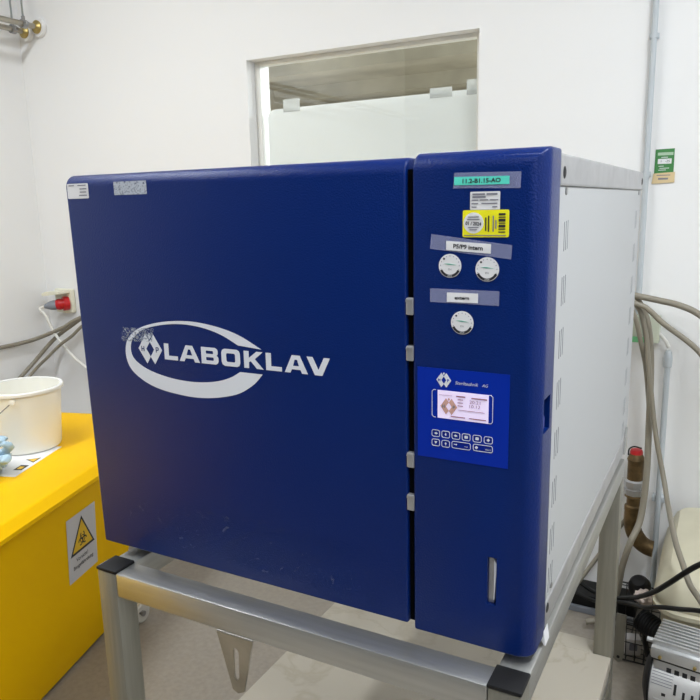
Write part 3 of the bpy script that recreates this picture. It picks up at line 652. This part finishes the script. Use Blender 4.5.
# ------------------------------------------------------------------ pipes at the upper left
def pipe_run(x, z, y0, lb, rodx, r=.0125, yc=1.50):
    p = thing('steel_pipe', lb, 'pipe', (x, YB, z))
    bm = NB(); tube(bm, [(0, y0-YB, 0), (0, -.004, 0)], r, 16); mk('pipe_tube', bm, M_pipe, p, smooth='auto')
    bm = NB(); lathe(bm, [(.012, .0), (.030, .0), (.030, .006), (.020, .014), (.013, .018)], 24, axis((0, -.022, 0), (0, -1, 0))); mk('flange', bm, M_brass, p, smooth='auto')
    bm = NB(); lathe(bm, [(.020, 0), (.042, 0), (.044, .006), (.040, .020), (.020, .021)], 32, axis((.0, -.0005, -.0), (0, -1, 0))); mk('wall_collar', bm, M_wall, p, smooth='auto')
    for yy in (yc-YB, yc-YB-.9):
        bm = NB(); lathe(bm, [(.014, -.012), (.0195, -.012), (.0195, .012), (.014, .012)], 20, axis((0, yy, 0), (0, 1, 0)))
        box(bm, -.030, -.018, yy-.009, yy+.009, -.006, .006, .002, 1); box(bm, .018, .030, yy-.009, yy+.009, -.006, .006, .002, 1)
        box(bm, -.006, .006, yy-.006, yy+.006, .016, .034)
        c = mk('pipe_clamp', bm, M_screw, p, smooth='auto')
        bm = NB(); tube(bm, [(0, yy, .03), (0, yy, CEIL-z)], .0045, 8); mk('threaded_rod', bm, M_zinc, c, smooth=True)
pipe_run(-2.045, 1.430, -2.79, 'steel pipe nearer the window of the two hung under the ceiling', 0, yc=1.605)
pipe_run(-2.135, 1.420, -2.79, 'steel pipe nearer the left wall of the two hung under the ceiling', 0, yc=1.615)

# ------------------------------------------------------------------ conduits, switch box, card at the right
cn = thing('wall_conduit', 'grey conduit running down the back wall above the switch box', 'conduit', (.682, YB, .2))
bm = NB(); tube(bm, [(0, -.018, 0), (0, -.018, CEIL-.2)], .0090, 16); mk('conduit_tube', bm, M_conduit, cn, smooth='auto')
for z in (1.062, .648):
    bm = NB(); box(bm, -.014, .014, -.012, -.0005, z-.2-.009, z-.2+.009, .003, 2); lathe(bm, [(.0093, -.007), (.0115, -.007), (.0115, .007), (.0093, .007)], 20, axis((0, -.018, z-.2), (0, 0, 1)))
    mk('conduit_clip', bm, M_conduit, cn, smooth='auto')
sb = thing('switch_box', 'small pale green switch box half hidden behind the hoses', 'switch box', (.712, YB, .155))
bm = NB(); box(bm, -.042, .042, -.055, -.0005, -.045, .042, .004, 2); mk('box_body', bm, M_gbox, sb, smooth='auto')
bm = NB(); box(bm, -.040, .020, -.0585, -.055, -.044, -.025, .001, 1); mk('indicator_strip', bm, mat('box_green', (.18, .55, .25), .4), sb)
bm = NB(); tube(bm, [(.036, -.040, -.010), (.060, -.040, -.035), (.072, -.040, -.058)], .006, 10, 4); mk('cable_stub', bm, M_wcable, sb, smooth=True)
lp = thing('downpipe_conduit', 'grey conduit running from beside the switch box down to the floor', 'conduit', (.784, YB, ZF))
bm = NB(); tube(bm, [(0, -.040, .02), (0, -.040, .880)], .0092, 16); mk('conduit_tube', bm, M_conduit, lp, smooth='auto')
bm = NB(); lathe(bm, [(.0095, .880), (.014, .884), (.014, .912), (.011, .932), (.007, .938)], 16, Matrix.Translation((0, -.040, 0))); mk('end_fitting', bm, M_conduit, lp, smooth='auto')
for z in (-.43, -.76):
    bm = NB(); box(bm, -.022, .022, -.036, -.0005, z-ZF-.010, z-ZF+.010, .003, 2); mk('conduit_clip', bm, M_conduit, lp)
cdm = lambda off: Matrix.Translation((0, YB-off, 0)) @ FRONT
cdo = flat('inspection_card', [[(.7040, .6490), (.7605, .6495), (.7600, .7250), (.7050, .7240)]], M_green, None, ext=.0008, mtx=cdm(.0012)); tag(cdo, 'green inspection card on the back wall right of the grey conduit', 'card')
flat('card_tag', [[(.6985, .6180), (.7650, .6210), (.7650, .6530), (.7020, .6500)]], M_beige, cdo, ext=.0008, mtx=cdm(.0030))
flat('card_field', [rect(.713, .753, .6790, .6945)], M_label, cdo, mtx=cdm(.0026)); flat('card_header', [rect(.712, .757, .7050, .7140)], mat('card_pale', (.40, .55, .40), .5), cdo, mtx=cdm(.0026))
text('lettering', '1   -25', .735, .6870, .0075, M_ink, cdo, mtx=cdm(.0032))
for z, a, b_ in ((.6990, .723, .742), (.6720, .716, .731), (.6655, .719, .747), (.6600, .716, .738)): flat('lettering', [rect(a, b_, z-.0009, z+.0009)], M_label, cdo, mtx=cdm(.0026))
for z, t in ((.6440, .0012), (.6330, .0028)): flat('lettering', [rect(.712 if t < .002 else .717, .752 if t < .002 else .746, z-t, z+t)], M_inkg, cdo, mtx=cdm(.0042))

# brass valve assembly
va = thing('brass_valve', 'old brass pipe valve with a red cap behind the table leg', 'valve', (.712, 1.60, -.26))
def vz(z): return z+.26
bm = NB(); tube(bm, [(.0, 0, vz(-.255)), (0, 0, vz(-.275)), (0, 0, vz(-.285)), (0, 0, vz(-.345)), (0, 0, vz(-.352))], [.020, .028, .025, .025, .020], 20)
tube(bm, [(0, 0, vz(-.392)), (0, 0, vz(-.405)), (0, 0, vz(-.410)), (0, 0, vz(-.435)), (0, 0, vz(-.440)), (0, 0, vz(-.455))], [.026, .030, .022, .022, .028, .028], 20)
mk('valve_body', bm, M_oldbrass, va, smooth='auto')
bm = NB(); tube(bm, [(0, 0, vz(-.345)), (0, 0, vz(-.350)), (0, 0, vz(-.366)), (0, 0, vz(-.368)), (0, 0, vz(-.376)), (0, 0, vz(-.378)), (0, 0, vz(-.398))], [.028, .034, .034, .028, .028, .033, .030], 8); mk('union_nut', bm, M_galv, va, smooth='auto')
bm = NB(); lathe(bm, [(.020, vz(-.258)), (.021, vz(-.250)), (.018, vz(-.242)), (.010, vz(-.239))], 20); mk('red_cap', bm, M_red, va, smooth='auto')
bm = NB(); tube(bm, [(-.024, -.005, vz(-.262)), (-.022, -.01, vz(-.240)), (-.006, -.02, vz(-.226)), (.016, -.01, vz(-.232))], .0025, 8, 5); mk('cap_strap', bm, M_bcable, va, smooth=True)
bm = NB(); tube(bm, [(0, 0, vz(-.455)), (0, 0, vz(-.50)), (.008, 0, vz(-.535)), (.028, 0, vz(-.565)), (.045, 0, vz(-.577)), (.060, .0, vz(-.582)), (.070, .0, vz(-.583))], .027, 20, 5); mk('elbow', bm, M_oldbrass, va, smooth='auto')

# ------------------------------------------------------------------ floor clutter behind the table
tr = thing('cable_tray', 'black cable tray on the floor against the back wall behind the table', 'cable tray', (.50, 1.61, ZF))
bm = NB(); box(bm, -.28, .24, -.045, .07, .0, .060, .004, 2); mk('tray_body', bm, M_bcable, tr)
bm = NB(); box(bm, -.285, .245, -.060, -.046, .0, .022, .002, 1); mk('tray_lip', bm, M_plug, tr)
hose('black cable arching from the tray past the tank top at the right', [(.30, 1.60, -.755), (.47, 1.60, -.758), (.548, 1.58, -.752), (.601, 1.55, -.757), (.673, 1.45, -.712), (.747, 1.32, -.622), (.783, 1.22, -.556), (.829, 1.09, -.460), (.861, 1.04, -.405), (.932, .97, -.300), (1.0, .93, -.25), (1.08, .93, -.27), (1.16, .98, -.5), (1.2, 1.0, -.82)], .0070, M_bcable, 'power_cable', 'cable')
hose('black cable running level in front of the tank to the right', [(.45, 1.58, -.762), (.61, 1.50, -.763), (.68, 1.41, -.70), (.742, 1.32, -.642), (.805, 1.12, -.530), (.846, 1.05, -.480), (.895, .99, -.440), (.941, .94, -.405), (.99, .92, -.40), (1.07, .92, -.5), (1.12, .90, -.82)], .0060, M_bcable, 'power_cable', 'cable')

bs = thing('wire_basket', 'black wire basket on the floor between table leg and compressor', 'basket', (.765, 1.42, ZF))
bx0, bx1, by0, by1, bh = -.075, .055, -.085, .12, .150
bm = NB()
for z in (.004, .07, .14, bh):
    fl = z/bh*.012
    tube(bm, [(bx0-fl, by0-fl, z), (bx1+fl, by0-fl, z), (bx1+fl, by1+fl, z), (bx0-fl, by1+fl, z), (bx0-fl, by0-fl, z)], .0028 if z in (.004, bh) else .0018, 6)
mk('wire_hoops', bm, M_bwire, bs)
bm = NB(); f = .012
for k in range(6):
    x = bx0+(bx1-bx0)*k/5; tube(bm, [(x*1.08, by0-f, bh), (x, by0, .004), (x, by1, .004), (x*1.08, by1+f, bh)], .0018, 6)
for k in range(1, 8):
    y = by0+(by1-by0)*k/8; tube(bm, [(bx0-f, y, bh), (bx0, y, .004), (bx1, y, .004), (bx1+f, y, bh)], .0018, 6)
mk('wire_ribs', bm, M_bwire, bs)
ch = thing('power_adapter', 'small white adapter lying inside the wire basket', 'adapter', (.755, 1.38, ZF+.006), .3)
bm = NB(); box(bm, -.024, .024, -.02, .02, 0, .058, .006, 2); mk('adapter_body', bm, M_wlabel, ch, smooth='auto')
bm = NB(); box(bm, -.012, .012, -.022, -.0195, .02, .045, .002, 1); mk('socket_face', bm, M_inkg, ch)
stp = thing('steel_strap', 'flat grey steel strap with round end leaning on the basket', 'strap', (.722, 1.322, ZF))
bm = NB(); P = [(-.015, .02), (-.010, .006), (0, 0), (.010, .006), (.015, .02), (.015, .165), (-.015, .165)]; prism(bm, P, -.0015, .0015); o = mk('strap_body', bm, M_steelv, stp); o.rotation_euler = (0, .02, 0)
bm = NB(); lathe(bm, [(.005, 0), (.005, .001)], 12, axis((0, -.0016, .018), (0, -1, 0))); mk('bolt_hole', bm, M_hole, stp)
# crumpled bag on top of the basket
bm = NB(); b = bmesh.new(); bmesh.ops.create_icosphere(b, subdivisions=4, radius=1)
for v in b.verts:
    n = mnoise.noise(v.co*2.4)*.5+mnoise.noise(v.co*6)*.22; v.co *= 1+n; v.co = Vector((v.co.x*.032, v.co.y*.03, v.co.z*.018))
join(bm, b); o = mk('crumpled_bag', bm, M_baggy, smooth=True, loc=(.788, 1.37, -.640)); tag(o, 'crumpled pale plastic bag on top of the wire basket', 'bag')
ck = thing('black_cap', 'round black plastic cap above the wire basket', 'cap', (.760, 1.45, -.645))
bm = NB(); lathe(bm, [(.0, .030), (.020, .028), (.029, .016), (.033, .0), (.033, -.020), (.029, -.030)], 28, axis((0, 0, 0), (-.1, -.5, .86))); mk('cap_body', bm, M_cap, ck, smooth='auto')
for k in range(4):
    bm = NB(); lathe(bm, [(.0335, -.002), (.035, 0), (.0335, .002)], 28, axis((0, .004*k, -.005*k), (-.1, -.5, .86)), close=False); mk('grip_ring', bm, M_bwire, ck, smooth=True)
fs = thing('corrugated_hose_end', 'black ribbed hose cuff beside the compressor head', 'hose', (.815, 1.20, -.628)); fs.scale = (.8, .8, .8)
prof = []
for k in range(8): prof += [(.036, -.040+k*.010), (.0405, -.038+k*.010), (.0405, -.034+k*.010), (.036, -.032+k*.010)]
bm = NB(); lathe(bm, prof, 28, axis((0, 0, 0), (.80, -.45, -.15))); mk('ribbed_cuff', bm, M_cap, fs, smooth='auto')
bm = NB(); tube(bm, [(-.01, .01, -.02), (-.015, .02, -.07), (.0, .01, -.13)], .010, 10, 6); mk('hose_tail', bm, M_bcable, fs, smooth=True)

# cream tank with lid
tk = thing('plastic_tank', 'cream plastic tank with lid against the back wall at the right', 'tank', (1.082, 1.40, ZF))
bm = NB(); loft(bm, [(-.225, .22, -.25, .22, .0, .09), (-.235, .23, -.26, .23, .02, .09), (-.245, .24, -.27, .24, 0.315, .09)]); mk('tank_body', bm, M_tank, tk, smooth='auto')
bm = NB(); loft(bm, [(-.258, .253, -.284, .265, .308, .08), (-.265, .260, -.292, .270, .312, .08), (-.265, .260, -.292, .270, .324, .08), (-.257, .252, -.283, .262, .329, .075), (-.260, .255, -.286, .265, .335, .075), (-.260, .255, -.286, .265, .354, .075), (-.250, .246, -.274, .260, .380, .065), (-.238, .234, -.258, .255, .408, .055), (-.225, .222, -.240, .245, .420, .05)]); mk('tank_lid', bm, M_tank, tk, smooth='auto')
P = Vector((.935, 1.43, ZF+.4202))
bm = NB(); box(bm, -.011, .011, -.013, .013, 0, .0008); o = mk('tank_label', bm, M_paper, tk); o.location = P-tk.location
bm = NB(); lathe(bm, [(.004, 0), (.004, .0004)], 12, Matrix.Translation((0, 0, .0008))); o2 = mk('label_mark', bm, M_ink, o)

# compressor
cp = thing('compressor', 'silver piston compressor with finned head at the lower right corner', 'compressor', (.910, 1.010, ZF), -.13); cp.scale = (.93, .93, .93)
ch_ = .206    # axis height of the drum
bm = NB(); RR = .088
lathe(bm, [(RR-.004, -.068), (RR, -.064), (RR, .058), (RR-.004, .062)], 48, axis((0, 0, ch_), (1, 0, 0))); mk('drum_cover', bm, M_sheet, cp, smooth='auto')
bm = NB(); lathe(bm, [(.05, -.090), (RR-.008, -.078), (RR+.002, -.070), (RR+.002, -.066), (.05, -.066)], 48, axis((0, 0, ch_), (1, 0, 0))); mk('end_housing', bm, M_cap, cp, smooth='auto')
bm = NB(); lathe(bm, [(RR, .060), (RR+.004, .062), (RR+.004, .100), (RR-.008, .125), (.02, .130)], 48, axis((0, 0, ch_), (1, 0, 0))); fh = mk('fan_housing', bm, M_cap, cp, smooth='auto')
for k in range(10):
    a = 2*PI*k/10; bm = NB(); box(bm, .128, .134, -.003, .003, .03, .075, .001, 1)
    o = mk('fan_rib', bm, M_bwire, fh); o.rotation_euler = (a, 0, 0); o.location = (0, 0, ch_)
def pol(a, r, x, m, w_=.004, l=.022, name='cooling_slot'):
    # slot on the drum, a = angle from straight front (-y) upward
    dirv = Vector((0, -math.cos(a), math.sin(a))); t = Vector((0, math.sin(a), math.cos(a)))
    bm = NB(); b = bmesh.new(); box(b, -w_, w_, -l, l, -.0008, .0008)
    mt = Matrix((Vector((1, 0, 0)), t, dirv)).transposed().to_4x4(); mt.translation = Vector((x, 0, ch_))+dirv*r
    join(bm, b, mt); return mk(name, bm, m, cp)
pol(math.radians(20), RR, .000, M_hole, .0032, .014); pol(math.radians(14), RR, .022, M_hole, .0032, .010); pol(math.radians(14), RR, .043, M_hole, .0032, .010)
pol(math.radians(5), RR, -.027, M_hole, .005, .004, 'round_hole'); pol(math.radians(-12), RR, .038, M_alu, .004, .003, 'bolt'); pol(math.radians(-14), RR, -.040, M_alu, .012, .012, 'maker_plate')
bm = NB()
for k in range(6):
    a = math.radians(20+5*k); dirv = Vector((0, -math.cos(a), math.sin(a))); b = bmesh.new(); box(b, -.062, -.008, -.0008, .0008, -.0006, .0006)
    t = Vector((0, math.sin(a), math.cos(a))); mt = Matrix((Vector((1, 0, 0)), t, dirv)).transposed().to_4x4(); mt.translation = Vector((0, 0, ch_))+dirv*(RR+.0002); join(bm, b, mt)
mk('printed_lines', bm, M_inkg, cp)
hz = ch_+RR-.026
bm = NB(); box(bm, -.062, .060, -.062, .055, hz-.02, hz+.028, .006, 2); mk('cylinder_block', bm, M_alu, cp, smooth='auto')
for k in range(4):
    bm = NB(); x = -.022+.020*k; box(bm, x-.006, x+.006, -.0632, -.060, hz-.002, hz+.013); mk('port', bm, M_hole, cp)
bm = NB(); box(bm, -.066, .064, -.067, .060, hz+.028, hz+.034, .001, 1); mk('gasket', bm, M_bwire, cp)
hd = NB(); box(hd, -.070, .068, -.072, .064, hz+.034, hz+.068, .005, 2); hd = mk('cylinder_head', hd, M_alu, cp, smooth='auto')
for k in range(8):
    y = -.054+.016*k; bm = NB(); box(bm, -.068, .066, y-.0035, y+.0035, hz+.066, hz+.083, .0012, 2); mk('cooling_fin', bm, M_alu, hd, smooth='auto')
for x in (-.045, .042):
    bm = NB(); lathe(bm, [(.005, 0), (.005, .005), (.003, .006)], 6, axis((x, -.072, hz+.044), (0, -1, 0))); mk('head_bolt', bm, M_brass, hd)
bm = NB(); tube(bm, [(-.070, -.02, hz+.055), (-.090, -.02, hz+.055)], .007, 10); mk('hose_fitting', bm, M_alu, hd, smooth='auto')
bm = NB(); box(bm, -.075, .085, -.070, .070, .012, .022, .003, 2); box(bm, -.04, .05, -.05, .05, .02, .13); mk('base_plate', bm, M_sheet, cp)
for x in (-.06, .07):
    for y in (-.06, .06):
        bm = NB(); lathe(bm, [(.014, 0), (.016, .006), (.012, .013)], 14, Matrix.Translation((x, y, 0))); mk('rubber_foot', bm, M_cap, cp, smooth='auto')
